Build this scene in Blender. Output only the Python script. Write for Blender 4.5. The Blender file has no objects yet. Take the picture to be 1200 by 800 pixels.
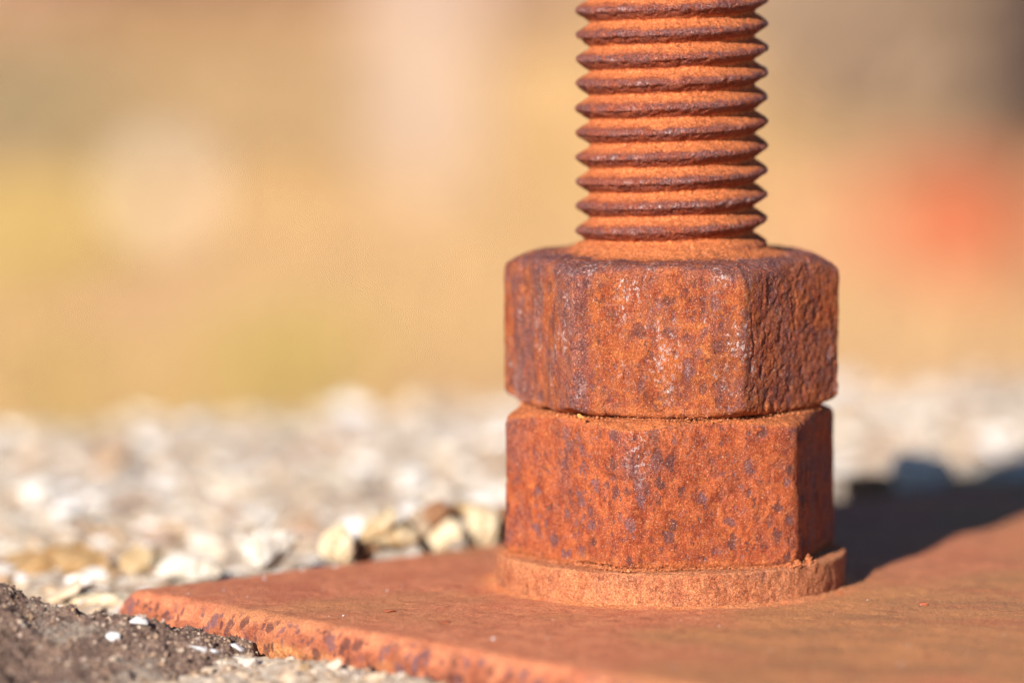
import bpy, bmesh, math, random
import numpy as np
from mathutils import Vector, Matrix
MM = 0.001
random.seed(7)
rng = np.random.default_rng(7)
S = bpy.context.scene
COL = S.collection

# ------------------------------------------------------------------ camera
F_PX, DIST, PITCH, CAM_H, CAM_X = 6000.0, 975.0, math.radians(5.67), 143.3, -30.4   # mm, pixels of a 1200 px wide frame
cd = bpy.data.cameras.new('camera'); cam = bpy.data.objects.new('camera', cd); COL.objects.link(cam)
cam.location = (CAM_X*MM, -DIST*MM, CAM_H*MM)
cam.rotation_euler = (math.radians(90)-PITCH, 0, 0)
cd.sensor_width = 36; cd.lens = 180; cd.clip_start = 0.01; cd.clip_end = 2000
cd.dof.use_dof = True; cd.dof.focus_distance = 0.949; cd.dof.aperture_fstop = 6.2
S.camera = cam

# ------------------------------------------------------------------ sky, sun, exposure
SUN_EL, SUN_AZ = math.radians(23), math.radians(24.5)
w = bpy.data.worlds.new('World'); S.world = w; w.use_nodes = True
nt = w.node_tree; bg = nt.nodes['Background']
sky = nt.nodes.new('ShaderNodeTexSky'); sky.sky_type = 'NISHITA'; sky.sun_disc = False
sky.ozone_density = 6.0; sky.air_density = 1.0; sky.dust_density = 0.4; sky.sun_elevation = SUN_EL; sky.sun_rotation = math.pi + SUN_AZ
nt.links.new(sky.outputs[0], bg.inputs[0]); bg.inputs[1].default_value = 0.05
sd = bpy.data.lights.new('sun', 'SUN'); sun = bpy.data.objects.new('sun', sd); COL.objects.link(sun)
sd.energy = 5.0; sd.angle = math.radians(0.5); sd.color = (1.0, 0.90, 0.78)
dvec = Vector((math.sin(SUN_AZ)*math.cos(SUN_EL), math.cos(SUN_AZ)*math.cos(SUN_EL), -math.sin(SUN_EL)))
sun.rotation_euler = dvec.to_track_quat('-Z', 'Y').to_euler()
S.view_settings.view_transform = 'Standard'; S.view_settings.look = 'None'
S.view_settings.exposure = 0.85; S.view_settings.gamma = 1
S.render.engine = 'CYCLES'

# ------------------------------------------------------------------ helpers
def at(px, py, z=0.0, Y=None):
    """point in mm of the place seen at a pixel of the 1200x800 photograph, on the plane z (or at depth Y)"""
    u = (px-600)/F_PX; v = (400-py)/F_PX
    d = np.array([u, math.cos(PITCH)+v*math.sin(PITCH), -math.sin(PITCH)+v*math.cos(PITCH)])
    t = (z-CAM_H)/d[2] if Y is None else (Y+DIST)/d[1]
    return np.array([CAM_X, -DIST, CAM_H])+t*d

def _hash(ix, iy, iz, seed):
    h = (ix*374761393 + iy*668265263 + iz*2147483647 + seed*1274126177) & 0xFFFFFFFF
    h = ((h ^ (h >> 13))*1274126177) & 0xFFFFFFFF
    h = ((h ^ (h >> 16))*2246822519) & 0xFFFFFFFF
    return ((h ^ (h >> 15)) & 0xFFFFFF)/float(0xFFFFFF)*2-1

def vnoise(P, scale, seed=0):
    p = P*scale; i = np.floor(p).astype(np.int64); f = p-i; f = f*f*f*(f*(f*6-15)+10)
    out = np.zeros(len(P))
    for dx in (0, 1):
        wx = f[:, 0] if dx else 1-f[:, 0]
        for dy in (0, 1):
            wy = f[:, 1] if dy else 1-f[:, 1]
            for dz in (0, 1):
                wz = f[:, 2] if dz else 1-f[:, 2]
                out += wx*wy*wz*_hash(i[:, 0]+dx, i[:, 1]+dy, i[:, 2]+dz, seed)
    return out

def fbm(P, scale, octv=3, seed=0, gain=0.5):
    a, s, o = 1.0, scale, np.zeros(len(P))
    for k in range(octv):
        o += a*vnoise(P, s, seed+k*17); a *= gain; s *= 2.03
    return o

def sstep(a, b, x):
    t = np.clip((x-a)/(b-a), 0, 1); return t*t*(3-2*t)

def vnormals(V, Q):
    """vertex normals of a mesh of quads / triangles (index arrays)"""
    N = np.zeros_like(V)
    if Q.shape[1] == 4: n = np.cross(V[Q[:, 2]]-V[Q[:, 0]], V[Q[:, 3]]-V[Q[:, 1]])
    else: n = np.cross(V[Q[:, 1]]-V[Q[:, 0]], V[Q[:, 2]]-V[Q[:, 0]])
    for k in range(Q.shape[1]):
        for a in range(3): N[:, a] += np.bincount(Q[:, k], n[:, a], len(V))
    return N/np.maximum(np.linalg.norm(N, axis=1), 1e-12)[:, None]

def mesh_from(name, V, Q, mats, attrs=None, smooth=True, scale=MM):
    me = bpy.data.meshes.new(name)
    V = np.asarray(V, dtype=np.float32)*scale; Q = np.asarray(Q, dtype=np.int32); k = Q.shape[1]
    me.vertices.add(len(V)); me.vertices.foreach_set('co', V.ravel())
    me.loops.add(Q.size); me.loops.foreach_set('vertex_index', Q.ravel())
    me.polygons.add(len(Q)); me.polygons.foreach_set('loop_start', np.arange(0, Q.size, k, dtype=np.int32))
    me.polygons.foreach_set('loop_total', np.full(len(Q), k, dtype=np.int32))
    me.update(calc_edges=True); me.validate()
    me.polygons.foreach_set('use_smooth', np.full(len(me.polygons), smooth))
    for an, av in (attrs or {}).items():
        at_ = me.attributes.new(an, 'FLOAT', 'POINT'); at_.data.foreach_set('value', np.asarray(av, dtype=np.float32))
    me.materials.append(mats)
    return me

def link(name, me, parent=None, loc=(0, 0, 0)):
    o = bpy.data.objects.new(name, me); COL.objects.link(o); o.location = loc
    if parent: o.parent = parent
    return o

def tag(o, label=None, cat=None, group=None, kind=None):
    if label: o['label'] = label
    if cat: o['category'] = cat
    if group: o['group'] = group
    if kind: o['kind'] = kind
    return o

def grid_quads(nu, nv, wrap_u=False):
    iu = np.arange(nu if wrap_u else nu-1); iv = np.arange(nv-1)
    A, B = np.meshgrid(iu, iv, indexing='ij'); A2 = (A+1) % nu
    return np.stack([A*nv+B, A2*nv+B, A2*nv+B+1, A*nv+B+1], -1).reshape(-1, 4)

# ------------------------------------------------------------------ materials
class NT:
    def __init__(s, name):
        s.m = bpy.data.materials.new(name); s.m.use_nodes = True; s.t = s.m.node_tree; s.b = s.t.nodes['Principled BSDF']
        tc = s.n('ShaderNodeTexCoord')
        sc = s.n('ShaderNodeVectorMath', operation='SCALE'); sc.inputs['Scale'].default_value = 1000
        s.l(tc.outputs['Object'], sc.inputs[0]); s.co = sc.outputs[0]
    def n(s, t, **k):
        x = s.t.nodes.new(t)
        for a, b in k.items(): setattr(x, a, b)
        return x
    def l(s, a, b): s.t.links.new(a, b)
    def set(s, sock, v):
        if isinstance(v, bpy.types.NodeSocket): s.l(v, sock)
        else: sock.default_value = v
    def noise(s, scale, detail=4, rough=.55, co=None, dist=0, off=0.0):
        x = s.n('ShaderNodeTexNoise'); x.inputs['Scale'].default_value = scale; x.inputs['Detail'].default_value = detail
        x.inputs['Roughness'].default_value = rough; x.inputs['Distortion'].default_value = dist
        c = co or s.co
        if off:
            a = s.n('ShaderNodeVectorMath', operation='ADD'); a.inputs[1].default_value = (off, off*1.7, off*.6); s.l(c, a.inputs[0]); c = a.outputs[0]
        s.l(c, x.inputs['Vector']); return x.outputs['Fac']
    def voro(s, scale, co=None, rnd=1.0):
        x = s.n('ShaderNodeTexVoronoi'); x.inputs['Scale'].default_value = scale; x.inputs['Randomness'].default_value = rnd
        s.l(co or s.co, x.inputs['Vector'])
        sp = s.n('ShaderNodeSeparateColor'); s.l(x.outputs['Color'], sp.inputs[0])
        return x.outputs['Distance'], sp.outputs[0], sp.outputs[1]
    def scaled(s, v, co=None):
        x = s.n('ShaderNodeVectorMath', operation='MULTIPLY'); x.inputs[1].default_value = v; s.l(co or s.co, x.inputs[0]); return x.outputs[0]
    def warp(s, amt, scale, co=None):
        x = s.n('ShaderNodeTexNoise'); x.inputs['Scale'].default_value = scale; x.inputs['Detail'].default_value = 3; s.l(co or s.co, x.inputs['Vector'])
        a = s.n('ShaderNodeVectorMath', operation='SUBTRACT'); s.l(x.outputs['Color'], a.inputs[0]); a.inputs[1].default_value = (.5, .5, .5)
        b = s.n('ShaderNodeVectorMath', operation='SCALE'); b.inputs['Scale'].default_value = amt; s.l(a.outputs[0], b.inputs[0])
        c = s.n('ShaderNodeVectorMath', operation='ADD'); s.l(co or s.co, c.inputs[0]); s.l(b.outputs[0], c.inputs[1]); return c.outputs[0]
    def ramp(s, v, a, b, lo=0.0, hi=1.0):
        x = s.n('ShaderNodeMapRange', interpolation_type='SMOOTHSTEP'); s.l(v, x.inputs['Value'])
        for k, q in zip(('From Min', 'From Max', 'To Min', 'To Max'), (a, b, lo, hi)): x.inputs[k].default_value = q
        return x.outputs[0]
    def math(s, op, a, b=0.0, clamp=False):
        x = s.n('ShaderNodeMath', operation=op, use_clamp=clamp); s.set(x.inputs[0], a); s.set(x.inputs[1], b); return x.outputs[0]
    def mix(s, f, a, b, mode='MIX'):
        x = s.n('ShaderNodeMix', data_type='RGBA', blend_type=mode); s.set(x.inputs[0], f)
        for sock, v in ((x.inputs[6], a), (x.inputs[7], b)):
            if isinstance(v, bpy.types.NodeSocket): s.l(v, sock)
            else: sock.default_value = (*v, 1)
        return x.outputs[2]
    def attr(s, name): return s.n('ShaderNodeAttribute', attribute_name=name).outputs['Fac']
    def bump(s, h, dist, strength=1.0, prev=None):
        x = s.n('ShaderNodeBump'); x.inputs['Distance'].default_value = dist*MM; x.inputs['Strength'].default_value = strength; s.l(h, x.inputs['Height'])
        if prev: s.l(prev, x.inputs['Normal'])
        return x.outputs[0]
    def done(s, col, nrm=None, rough=.9, spec=.2):
        s.set(s.b.inputs['Base Color'], col if isinstance(col, bpy.types.NodeSocket) else (*col, 1))
        if nrm: s.l(nrm, s.b.inputs['Normal'])
        s.set(s.b.inputs['Roughness'], rough); s.b.inputs['Specular IOR Level'].default_value = spec
        return s.m

ORANGE, RED, BROWN, PURPLE, DUST, PALE = (.335, .071, .017), (.235, .045, .018), (.12, .030, .014), (.115, .052, .062), (.50, .150, .048), (.50, .42, .42)
def rust(name, purple=.35, pits=.5, white=.0, brown=.3, off=0.0, pit_scale=.36, stretch=(1, 1, .6), base=ORANGE, grainy=1.0, dustcol=DUST):
    m = NT(name)
    cs = m.scaled(stretch)
    big = m.noise(.10, 6, .6, co=cs, off=off+3); mid = m.noise(.42, 6, .65, co=cs, off=off+9); fine = m.noise(2.2, 4, .75, off=off); vf = m.noise(6.0, 2, .7, off=off+1)
    c = m.mix(m.ramp(mid, .36, .64), RED, base)
    c = m.mix(m.ramp(big, .52, .70, 0, brown), c, BROWN)
    c = m.mix(m.ramp(m.noise(.8, 5, .7, off=off+21), .50, .70, 0, .55), c, tuple(min(1, q*f) for q, f in zip(base, (1.3, 1.75, 1.3))))
    pm = m.math('MULTIPLY', m.ramp(m.noise(.17, 5, .62, co=cs, off=off+31), .48, .64), m.ramp(m.noise(.9, 4, .7, off=off+5), .40, .58))
    c = m.mix(m.math('MULTIPLY', pm, purple), c, PURPLE)
    # scale pits: small round dark scabs with a paler middle
    wc = m.warp(.9, 2.2, co=m.warp(2.2, .7, co=m.scaled((1, 1, .75))))
    d1, r1, q1 = m.voro(pit_scale, co=wc); d2, r2, q2 = m.voro(pit_scale*2.2, co=wc)
    clus = m.ramp(m.noise(.13, 4, .6, off=off+47), .42, .60)
    p1 = m.math('MULTIPLY', m.ramp(d1, .44, .30), m.ramp(r1, .48, .54)); p2 = m.math('MULTIPLY', m.ramp(d2, .46, .28), m.ramp(r2, .46, .54))
    pit = m.math('MAXIMUM', p1, m.math('MULTIPLY', p2, clus))
    pit = m.math('MULTIPLY', pit, m.ramp(fine, .36, .52, .15, 1.0))
    c = m.mix(m.math('MULTIPLY', pit, pits), c, m.mix(m.ramp(q1, .3, .7), (.085, .036, .040), (.16, .078, .092)))
    core = m.math('MULTIPLY', m.math('MULTIPLY', m.ramp(d2, .20, .05), pit), m.ramp(q2, .3, .6))
    c = m.mix(m.math('MULTIPLY', core, .30), c, (.30, .22, .26))
    # attributes painted for wear, for shade put into the colour, and for rust powder
    wear_shade = m.math('MULTIPLY', m.attr('wear_shade'), m.ramp(m.noise(.55, 5, .7, off=off+13), .30, .56))
    c = m.mix(wear_shade, c, m.mix(m.ramp(fine, .35, .65), (.105, .038, .040), (.21, .085, .078)))
    # whitish lime crust
    if white:
        wm = m.math('MULTIPLY', m.ramp(m.noise(.17, 5, .65, co=m.scaled((1, 1, .5)), off=off+61), .50, .66), m.ramp(m.noise(1.05, 5, .75, off=off+71, dist=.4), .52, .60))
        wm = m.math('MULTIPLY', wm, m.ramp(vf, .38, .6, .3, 1))
        c = m.mix(m.math('MULTIPLY', wm, white), c, PALE)
    c = m.mix(m.math('MULTIPLY', m.attr('lime'), m.ramp(m.noise(1.1, 4, .75, off=off+7), .52, .66)), c, (.55, .46, .47))
    # powder
    dust = m.math('MULTIPLY', m.attr('dust'), m.ramp(mid, .25, .55, .55, 1.0))
    dcol = m.mix(m.ramp(fine, .35, .65), tuple(q*.72 for q in dustcol), tuple(min(1, q*1.18) for q in dustcol))
    c = m.mix(dust, c, dcol)
    c = m.mix(m.attr('yellow'), c, m.mix(m.ramp(fine, .4, .62), (.50, .17, .035), (.66, .34, .10)))
    # grain
    g = m.ramp(vf, .30, .70, .50, 1.50); gg = m.math('MULTIPLY', g, m.ramp(fine, .30, .70, .70, 1.30))
    gc = m.n('ShaderNodeCombineXYZ'); [m.l(gg, gc.inputs[k]) for k in range(3)]
    c = m.mix(grainy, c, gc.outputs[0], 'MULTIPLY')
    spk = m.math('MULTIPLY', m.ramp(m.noise(4.2, 1, .5, off=off+91), .64, .72), .75)
    c = m.mix(spk, c, (.66, .36, .24))
    h = m.math('ADD', m.math('MULTIPLY', fine, .55), m.math('MULTIPLY', vf, .35)); h = m.math('ADD', h, m.math('MULTIPLY', mid, .9))
    h = m.math('SUBTRACT', h, m.math('MULTIPLY', pit, .30))
    nb = m.bump(h, .60, 1.0)
    return m.done(c, nb, m.math('SUBTRACT', .92, m.math('MULTIPLY', m.attr('wear_shade'), .25)), .25)

def stone_mat(name, kind):
    m = NT(name)
    oi = m.n('ShaderNodeObjectInfo')
    r = m.math('FRACT', m.math('ADD', oi.outputs['Random'], m.attr('tone')))
    cr = m.n('ShaderNodeValToRGB'); cr.color_ramp.interpolation = 'CONSTANT'; m.l(r, cr.inputs[0])
    pal = {'gravel': [(.80, .78, .75), (.62, .50, .38), (.76, .74, .70), (.64, .58, .50), (.48, .32, .20), (.66, .60, .50), (.34, .23, .17), (.78, .78, .80), (.58, .44, .31), (.64, .62, .60), (.56, .48, .38)], 'chip': [(.42, .33, .25), (.52, .44, .36), (.30, .21, .15), (.58, .53, .48), (.44, .30, .18), (.24, .16, .12), (.50, .40, .30), (.36, .28, .22)]}[kind]
    e = cr.color_ramp.elements
    while len(e) < len(pal): e.new(.5)
    for k, p in enumerate(pal): e[k].position = k/len(pal); e[k].color = (*p, 1)
    n1 = m.noise(.35, 5, .65); n2 = m.noise(1.8, 4, .7)
    c = m.mix(m.ramp(n1, .45, .7, 0, .45), cr.outputs[0], (.40, .25, .11))
    c = m.mix(m.ramp(n2, .50, .68, 0, .4), c, (.32, .22, .15))
    return m.done(c, m.bump(m.math('ADD', n1, m.math('MULTIPLY', n2, .5)), .6, .8), .85, .3)

def plain_stone(name, a, b, c_, sc=.4):
    m = NT(name); n1 = m.noise(sc, 6, .65); n2 = m.noise(sc*5, 4, .7)
    c = m.mix(m.ramp(n1, .4, .62), a, b); c = m.mix(m.ramp(n2, .5, .66, 0, .7), c, c_)
    return m.done(c, m.bump(m.math('ADD', n1, m.math('MULTIPLY', n2, .5)), .6, .9), .88, .25)

# ------------------------------------------------------------------ the slab of weathered concrete
PA = np.array([-106.9, -9.0]); PANG = math.radians(42.6); PL = 262.0; PT = 10.0   # plate: left corner, direction of back edge, side, thickness
eu = np.array([math.cos(PANG), math.sin(PANG)]); ev = np.array([math.sin(PANG), -math.cos(PANG)])   # back edge, front edge directions

def plate_uv(x, y): return (x-PA[0])*eu[0]+(y-PA[1])*eu[1], (x-PA[0])*ev[0]+(y-PA[1])*ev[1]
def plate_dist(x, y):
    u, v = plate_uv(x, y); du = np.maximum(np.maximum(-u, u-PL), 0); dv = np.maximum(np.maximum(-v, v-PL), 0)
    return np.hypot(du, dv)
def back_limit(x): return 305+.46*(x+160)           # far edge of the slab
def ground_z(x, y):
    x = np.atleast_1d(np.asarray(x, float)); y = np.atleast_1d(np.asarray(y, float))
    P = np.stack([x, y, np.zeros_like(x)], 1)
    d = plate_dist(x, y); u, v = plate_uv(x, y)
    behind = sstep(-2, -30, v)*1.0
    base = -7.0+behind*2.0
    n = fbm(P, .03, 3, 5)*1.6+fbm(P, .17, 3, 9)*.8
    return np.where(d > 0, -10.3+(base+n+10.3)*sstep(0, 2.2, d), -10.3)

def lin(segs):
    out = []
    for a, b, st in segs: out.append(np.arange(a, b, st))
    return np.concatenate(out+[[segs[-1][1]]])
def concrete_mat():
    m = NT('weathered_concrete')
    big = m.noise(.02, 5, .6); mid = m.noise(.16, 6, .65); fine = m.noise(.9, 5, .7); d, r, q = m.voro(.22, co=m.warp(2, .3)); d2, r2, q2 = m.voro(.7, co=m.warp(.6, 1))
    c = m.mix(m.ramp(mid, .38, .62), (.44, .32, .235), (.68, .60, .50))
    c = m.mix(m.ramp(big, .50, .66, 0, .6), c, (.46, .29, .13))
    c = m.mix(m.math('MULTIPLY', m.ramp(d, .45, .25), m.ramp(r, .4, .5)), c, m.mix(q, (.72, .68, .60), (.58, .46, .32)))
    c = m.mix(m.math('MULTIPLY', m.ramp(d2, .4, .2), m.ramp(r2, .6, .7)), c, m.mix(q2, (.60, .55, .48), (.30, .19, .13)))
    c = m.mix(m.ramp(fine, .52, .70, 0, .7), c, (.16, .10, .08))
    return m.done(c, m.bump(m.math('ADD', mid, m.math('MULTIPLY', fine, .6)), 1.2, .9), .92, .2)
CONC = concrete_mat()
gx = lin([(-600, -230, 12), (-230, -60, 1.5), (-60, 200, 2.5), (200, 600, 12)])
gt = lin([(-600, -160, 10), (-160, -30, 1.3), (-30, 180, 2.0), (180, 400, 3.2)])    # last stretch follows the slanting far edge
X, T = np.meshgrid(gx, gt, indexing='ij')
Y = T*np.where(T > 0, back_limit(X)/400.0, 1)
Z = ground_z(X.ravel(), Y.ravel()).reshape(X.shape)
edge = np.minimum(np.minimum(X+600, 600-X), np.minimum(T+600, 400-T))
Z -= 7*sstep(9, 0, edge)
V = np.stack([X, Y, Z], -1)
def skirt(V, depth):
    """closes a height field downwards: adds the outline again lower down and a floor"""
    nu, nv = V.shape[:2]; idx = np.arange(nu*nv).reshape(nu, nv)
    ring = np.concatenate([idx[:, 0], idx[-1, 1:], idx[-2::-1, -1], idx[0, -2:0:-1]])
    P = V.reshape(-1, 3); low = P[ring].copy(); low[:, 2] = depth
    Vn = np.concatenate([P, low]); k = len(P)+np.arange(len(ring)); r2 = np.roll(ring, -1); k2 = np.roll(k, -1)
    return Vn, np.concatenate([grid_quads(nu, nv), np.stack([ring, k, k2, r2], 1)])
Vs, Qs = skirt(V, -520)
slab = link('concrete_slab', mesh_from('concrete_slab', Vs, Qs, CONC)); tag(slab, kind='structure')

# ------------------------------------------------------------------ the steel plate
def rounded_box(lx, ly, lz, step, r, r_steps=3):
    """dense box 0..lx, 0..ly, -lz..0 with rounded edges; returns welded verts, quads"""
    def ticks(L, st):
        inner = np.arange(r, L-r, st); e = np.linspace(0, r, r_steps+1)[:-1]
        return np.unique(np.round(np.concatenate([e, inner, [L-r], L-e]), 5))
    tx, ty, tz = ticks(lx, step), ticks(ly, step), ticks(lz, min(step, (lz-2*r)/6))
    VV, QQ, n = [], [], 0
    for (a, b, f) in ((tx, ty, lambda A, B: (A, B, 0*A)), (ty, tx, lambda A, B: (B, A, 0*A-lz)),
                      (tx, tz, lambda A, B: (A, 0*A, B-lz)), (tz, tx, lambda A, B: (B, 0*A+ly, A-lz)),
                      (tz, ty, lambda A, B: (0*A, B, A-lz)), (ty, tz, lambda A, B: (0*A+lx, A, B-lz))):
        A, B = np.meshgrid(a, b, indexing='ij'); P = np.stack(f(A, B), -1).reshape(-1, 3); VV.append(P); QQ.append(grid_quads(len(a), len(b))+n); n += len(P)
    V = np.concatenate(VV); Q = np.concatenate(QQ)
    _, i, inv = np.unique(np.round(V, 4), axis=0, return_index=True, return_inverse=True)
    V = V[i]; Q = inv.ravel()[Q]
    c = np.clip(V, [r, r, -lz+r], [lx-r, ly-r, -r]); d = V-c; L = np.linalg.norm(d, axis=1)
    return c+d*(r/np.maximum(L, 1e-9))[:, None]*(L > 1e-9)[:, None], Q
V, Q = rounded_box(PL, PL, PT, .56, 4.7, 9)
# local: x along back edge, y along front edge (mirrored, so flip faces)
W = np.stack([PA[0]+V[:, 0]*eu[0]+V[:, 1]*ev[0], PA[1]+V[:, 0]*eu[1]+V[:, 1]*ev[1], V[:, 2]], 1)
Q = Q[:, ::-1]
N = vnormals(W, Q); rad = np.hypot(W[:, 0], W[:, 1])
side = np.clip(1-np.abs(N[:, 2]), 0, 1)
W2 = W.copy(); W2[:, 0] += fbm(W, .02, 2, 71)*3
disp = fbm(W, .035, 2, 21)*.22+fbm(W, .22, 3, 23)*.07+fbm(W, .9, 3, 25)*.06-.16*sstep(.55, .9, fbm(W, .32, 3, 26))
sc3 = W*np.array([1, 1, .7]); pitn = fbm(sc3, .38, 2, 29)
disp += sstep(.02, .4, side)*(fbm(W, .16, 3, 27)*.5+fbm(W, .5, 3, 28)*.25-.55*sstep(.35, .75, pitn)-.2*sstep(.3, .7, fbm(W, .9, 2, 33)))
disp += -.9*sstep(4, 0, np.minimum(V[:, 0], V[:, 1]))*sstep(.1, .6, fbm(W, .08, 2, 35))*(V[:, 2] > -4)
disp += np.where(V[:, 2] > -1, .5*np.exp(-((rad-33.6)/1.1)**2)*(1+.5*fbm(W, .4, 2, 37)), 0)
Wd = W+N*disp[:, None]
u_, v_ = V[:, 0], V[:, 1]
ringd = np.exp(-((rad-34.5)/1.5)**2)*sstep(-.9, .5, fbm(W, .45, 3, 41))+.45*sstep(44, 34, rad)*sstep(-.3, .6, fbm(W, .12, 3, 43))
ringd *= (V[:, 2] > -1)
tan = sstep(-.35, .7, fbm(W, .022, 3, 45)+.9*sstep(-40, 60, W[:, 0])*sstep(40, -60, W[:, 1])-.35)
yel = side*(V[:, 0] < 3)*sstep(-3.2, -7.5, V[:, 2]+fbm(W, .13, 3, 47)*2.2)*sstep(100, 45, V[:, 1])*sstep(8, 22, V[:, 1])*.85
spots = sstep(.03, .35, side)*sstep(-9.5, -6, V[:, 2])*(V[:, 0] < 8)
def plate_rust():
    m = NT('plate_rust')
    st = m.scaled((1, 1, 1)); wc = m.warp(6, .06)
    big = m.noise(.035, 5, .6, co=wc, off=4); mid = m.noise(.22, 6, .65, off=8); fine = m.noise(1.9, 4, .75); vf = m.noise(5.5, 2, .7, off=2)
    c = m.mix(m.ramp(mid, .35, .65), (.54, .170, .086), (.66, .25, .125))
    c = m.mix(m.ramp(big, .50, .66, 0, .45), c, (.42, .105, .058))
    # brushed, browner area towards the viewer
    rot = m.n('ShaderNodeVectorRotate', rotation_type='Z_AXIS'); rot.inputs['Angle'].default_value = .25; m.l(m.co, rot.inputs['Vector'])
    streak = m.noise(.10, 5, .6, co=m.scaled((.5, .9, 1), rot.outputs[0]), off=15)
    tcol = m.mix(m.ramp(streak, .36, .62), (.42, .19, .085), (.57, .245, .10))
    tcol = m.mix(m.ramp(m.noise(.05, 4, .6, co=m.scaled((.4, 1.6, 1), rot.outputs[0]), off=40), .54, .70, 0, .75), tcol, (.52, .18, .085))
    c = m.mix(m.attr('tan'), c, tcol)
    c = m.mix(m.attr('edge'), c, m.mix(m.ramp(mid, .36, .64), (.28, .080, .042), (.40, .130, .066)))
    c = m.mix(m.ramp(m.noise(.5, 5, .7, off=25), .57, .72, 0, .5), c, (.26, .10, .085))
    d, r, q = m.voro(.42, co=m.warp(.8, 1))
    pit = m.math('MULTIPLY', m.ramp(d, .22, .10), m.ramp(r, .78, .84))
    c = m.mix(m.math('MULTIPLY', pit, .6), c, (.15, .055, .045))
    sc_ = m.noise(.35, 3, .7, co=m.scaled((.10, 2.2, 1), rot.outputs[0]), off=77); c = m.mix(m.math('MULTIPLY', m.ramp(sc_, .66, .74), m.math('MULTIPLY', m.ramp(m.noise(.03, 2), .45, .6), .45)), c, (.58, .33, .22))
    c = m.mix(m.math('MULTIPLY', m.ramp(m.noise(.9, 5, .8, off=55), .58, .70), .55), c, (.24, .085, .06))
    wv = m.warp(1.6, .8, co=m.scaled((1, 1, .62))); d3, r3, q3 = m.voro(.40, co=wv); d4, r4, q4 = m.voro(.75, co=wv)
    sp_ = m.math('MAXIMUM', m.math('MULTIPLY', m.ramp(d3, .52, .36), m.ramp(r3, .50, .60)), m.math('MULTIPLY', m.ramp(d4, .50, .34), m.ramp(r4, .5, .6)))
    yl = m.attr('yellow')
    c = m.mix(yl, c, m.mix(m.ramp(m.noise(1.2, 4, .7), .4, .62), (.58, .20, .055), (.70, .40, .17)))
    c = m.mix(m.math('MULTIPLY', m.math('MULTIPLY', sp_, m.attr('wear_shade')), m.ramp(fine, .34, .52, .35, .95)), c, m.mix(m.ramp(q3, .3, .7), (.09, .035, .035), (.17, .085, .10)))
    c = m.mix(m.attr('dust'), c, m.mix(m.ramp(fine, .35, .65), (.50, .17, .065), (.74, .33, .14)))
    gg = m.math('MULTIPLY', m.ramp(vf, .3, .7, .62, 1.38), m.ramp(fine, .3, .7, .76, 1.24))
    gc = m.n('ShaderNodeCombineXYZ'); [m.l(gg, gc.inputs[k]) for k in range(3)]
    c = m.mix(1.0, c, gc.outputs[0], 'MULTIPLY')
    c = m.mix(m.math('MULTIPLY', m.ramp(m.noise(3.6, 1, .5, off=91), .71, .76), .6), c, (.70, .42, .26))
    h = m.math('ADD', m.math('MULTIPLY', fine, .6), m.math('MULTIPLY', vf, .4)); h = m.math('ADD', h, m.math('MULTIPLY', mid, .8))
    return m.done(c, m.bump(h, .60, 1.0), .88, .25)
plate = link('steel_base_plate', mesh_from('steel_base_plate', Wd, Q, plate_rust(), {'dust': ringd*.85, 'tan': tan*(1-side), 'edge': sstep(.15, .95, side+.45*fbm(W, .35, 3, 50)), 'yellow': yel, 'wear_shade': spots*.9}))
tag(plate, 'thick flat rusty orange steel plate lying on the stony concrete under the bolt', 'steel plate')

# ------------------------------------------------------------------ washer
def revolve(rfun, zfun, nth, closed=False):
    pass
def smooth_poly(pts, step, sig):
    """dense resample of a polyline with its corners rounded"""
    pts = np.array(pts, float); seg = np.linalg.norm(np.diff(pts, axis=0), axis=1); s = np.concatenate([[0], np.cumsum(seg)])
    n = int(s[-1]/step)+1; t = np.linspace(0, s[-1], n)
    P = np.stack([np.interp(t, s, pts[:, 0]), np.interp(t, s, pts[:, 1])], 1)
    k = int(3*sig/step)+1; g = np.exp(-.5*(np.arange(-k, k+1)*step/sig)**2); g /= g.sum()
    Pp = np.concatenate([2*P[0]-P[k:0:-1], P, 2*P[-1]-P[-2:-k-2:-1]])
    return np.stack([np.convolve(Pp[:, a], g, 'valid') for a in (0, 1)], 1)
WR, WT = 33.6, 6.5
prof = smooth_poly([(18.3, 0.02), (WR, 0.02), (WR, WT), (18.3, WT)], .22, .42)
nth = 900; th = np.linspace(0, 2*math.pi, nth, endpoint=False)
A, R_ = np.meshgrid(th, prof[:, 0], indexing='ij'); _, Zp = np.meshgrid(th, prof[:, 1], indexing='ij')
V = np.stack([R_*np.cos(A), R_*np.sin(A), Zp], -1).reshape(-1, 3); Q = grid_quads(nth, len(prof), True)
N = vnormals(V, Q)
if (N[:, :2]*V[:, :2]).sum(1)[len(prof)//2] < 0: Q = Q[:, ::-1]; N = -N
disp = fbm(V, .07, 2, 51)*.28+fbm(V, .35, 3, 53)*.10+fbm(V, 1.3, 2, 55)*.06-.15*sstep(.35, .8, fbm(V, .6, 2, 56))
disp -= .2*sstep(5.2, 6.5, V[:, 2])*sstep(.0, .7, fbm(V, .12, 2, 57))*(np.hypot(V[:, 0], V[:, 1]) > 32)
rr = np.hypot(V[:, 0], V[:, 1])
WM = rust('washer_rust', purple=.35, pits=.25, brown=.12, off=120, base=(.43, .140, .064), dustcol=(.56, .22, .10))
washer = link('washer', mesh_from('washer', V+N*disp[:, None], Q, WM,
    {'dust': np.clip(.56+.4*sstep(.1, .8, N[:, 2])+.35*fbm(V, .15, 3, 59)+.5*sstep(1.2, 0, V[:, 2]), 0, .95), 'wear_shade': .6*np.exp(-((V[:, 2]-5.6)/.7)**2)*sstep(0, .6, fbm(V, .11, 3, 58))*(rr > 32), 'yellow': 0*rr, 'lime': 0*rr}))
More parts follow.
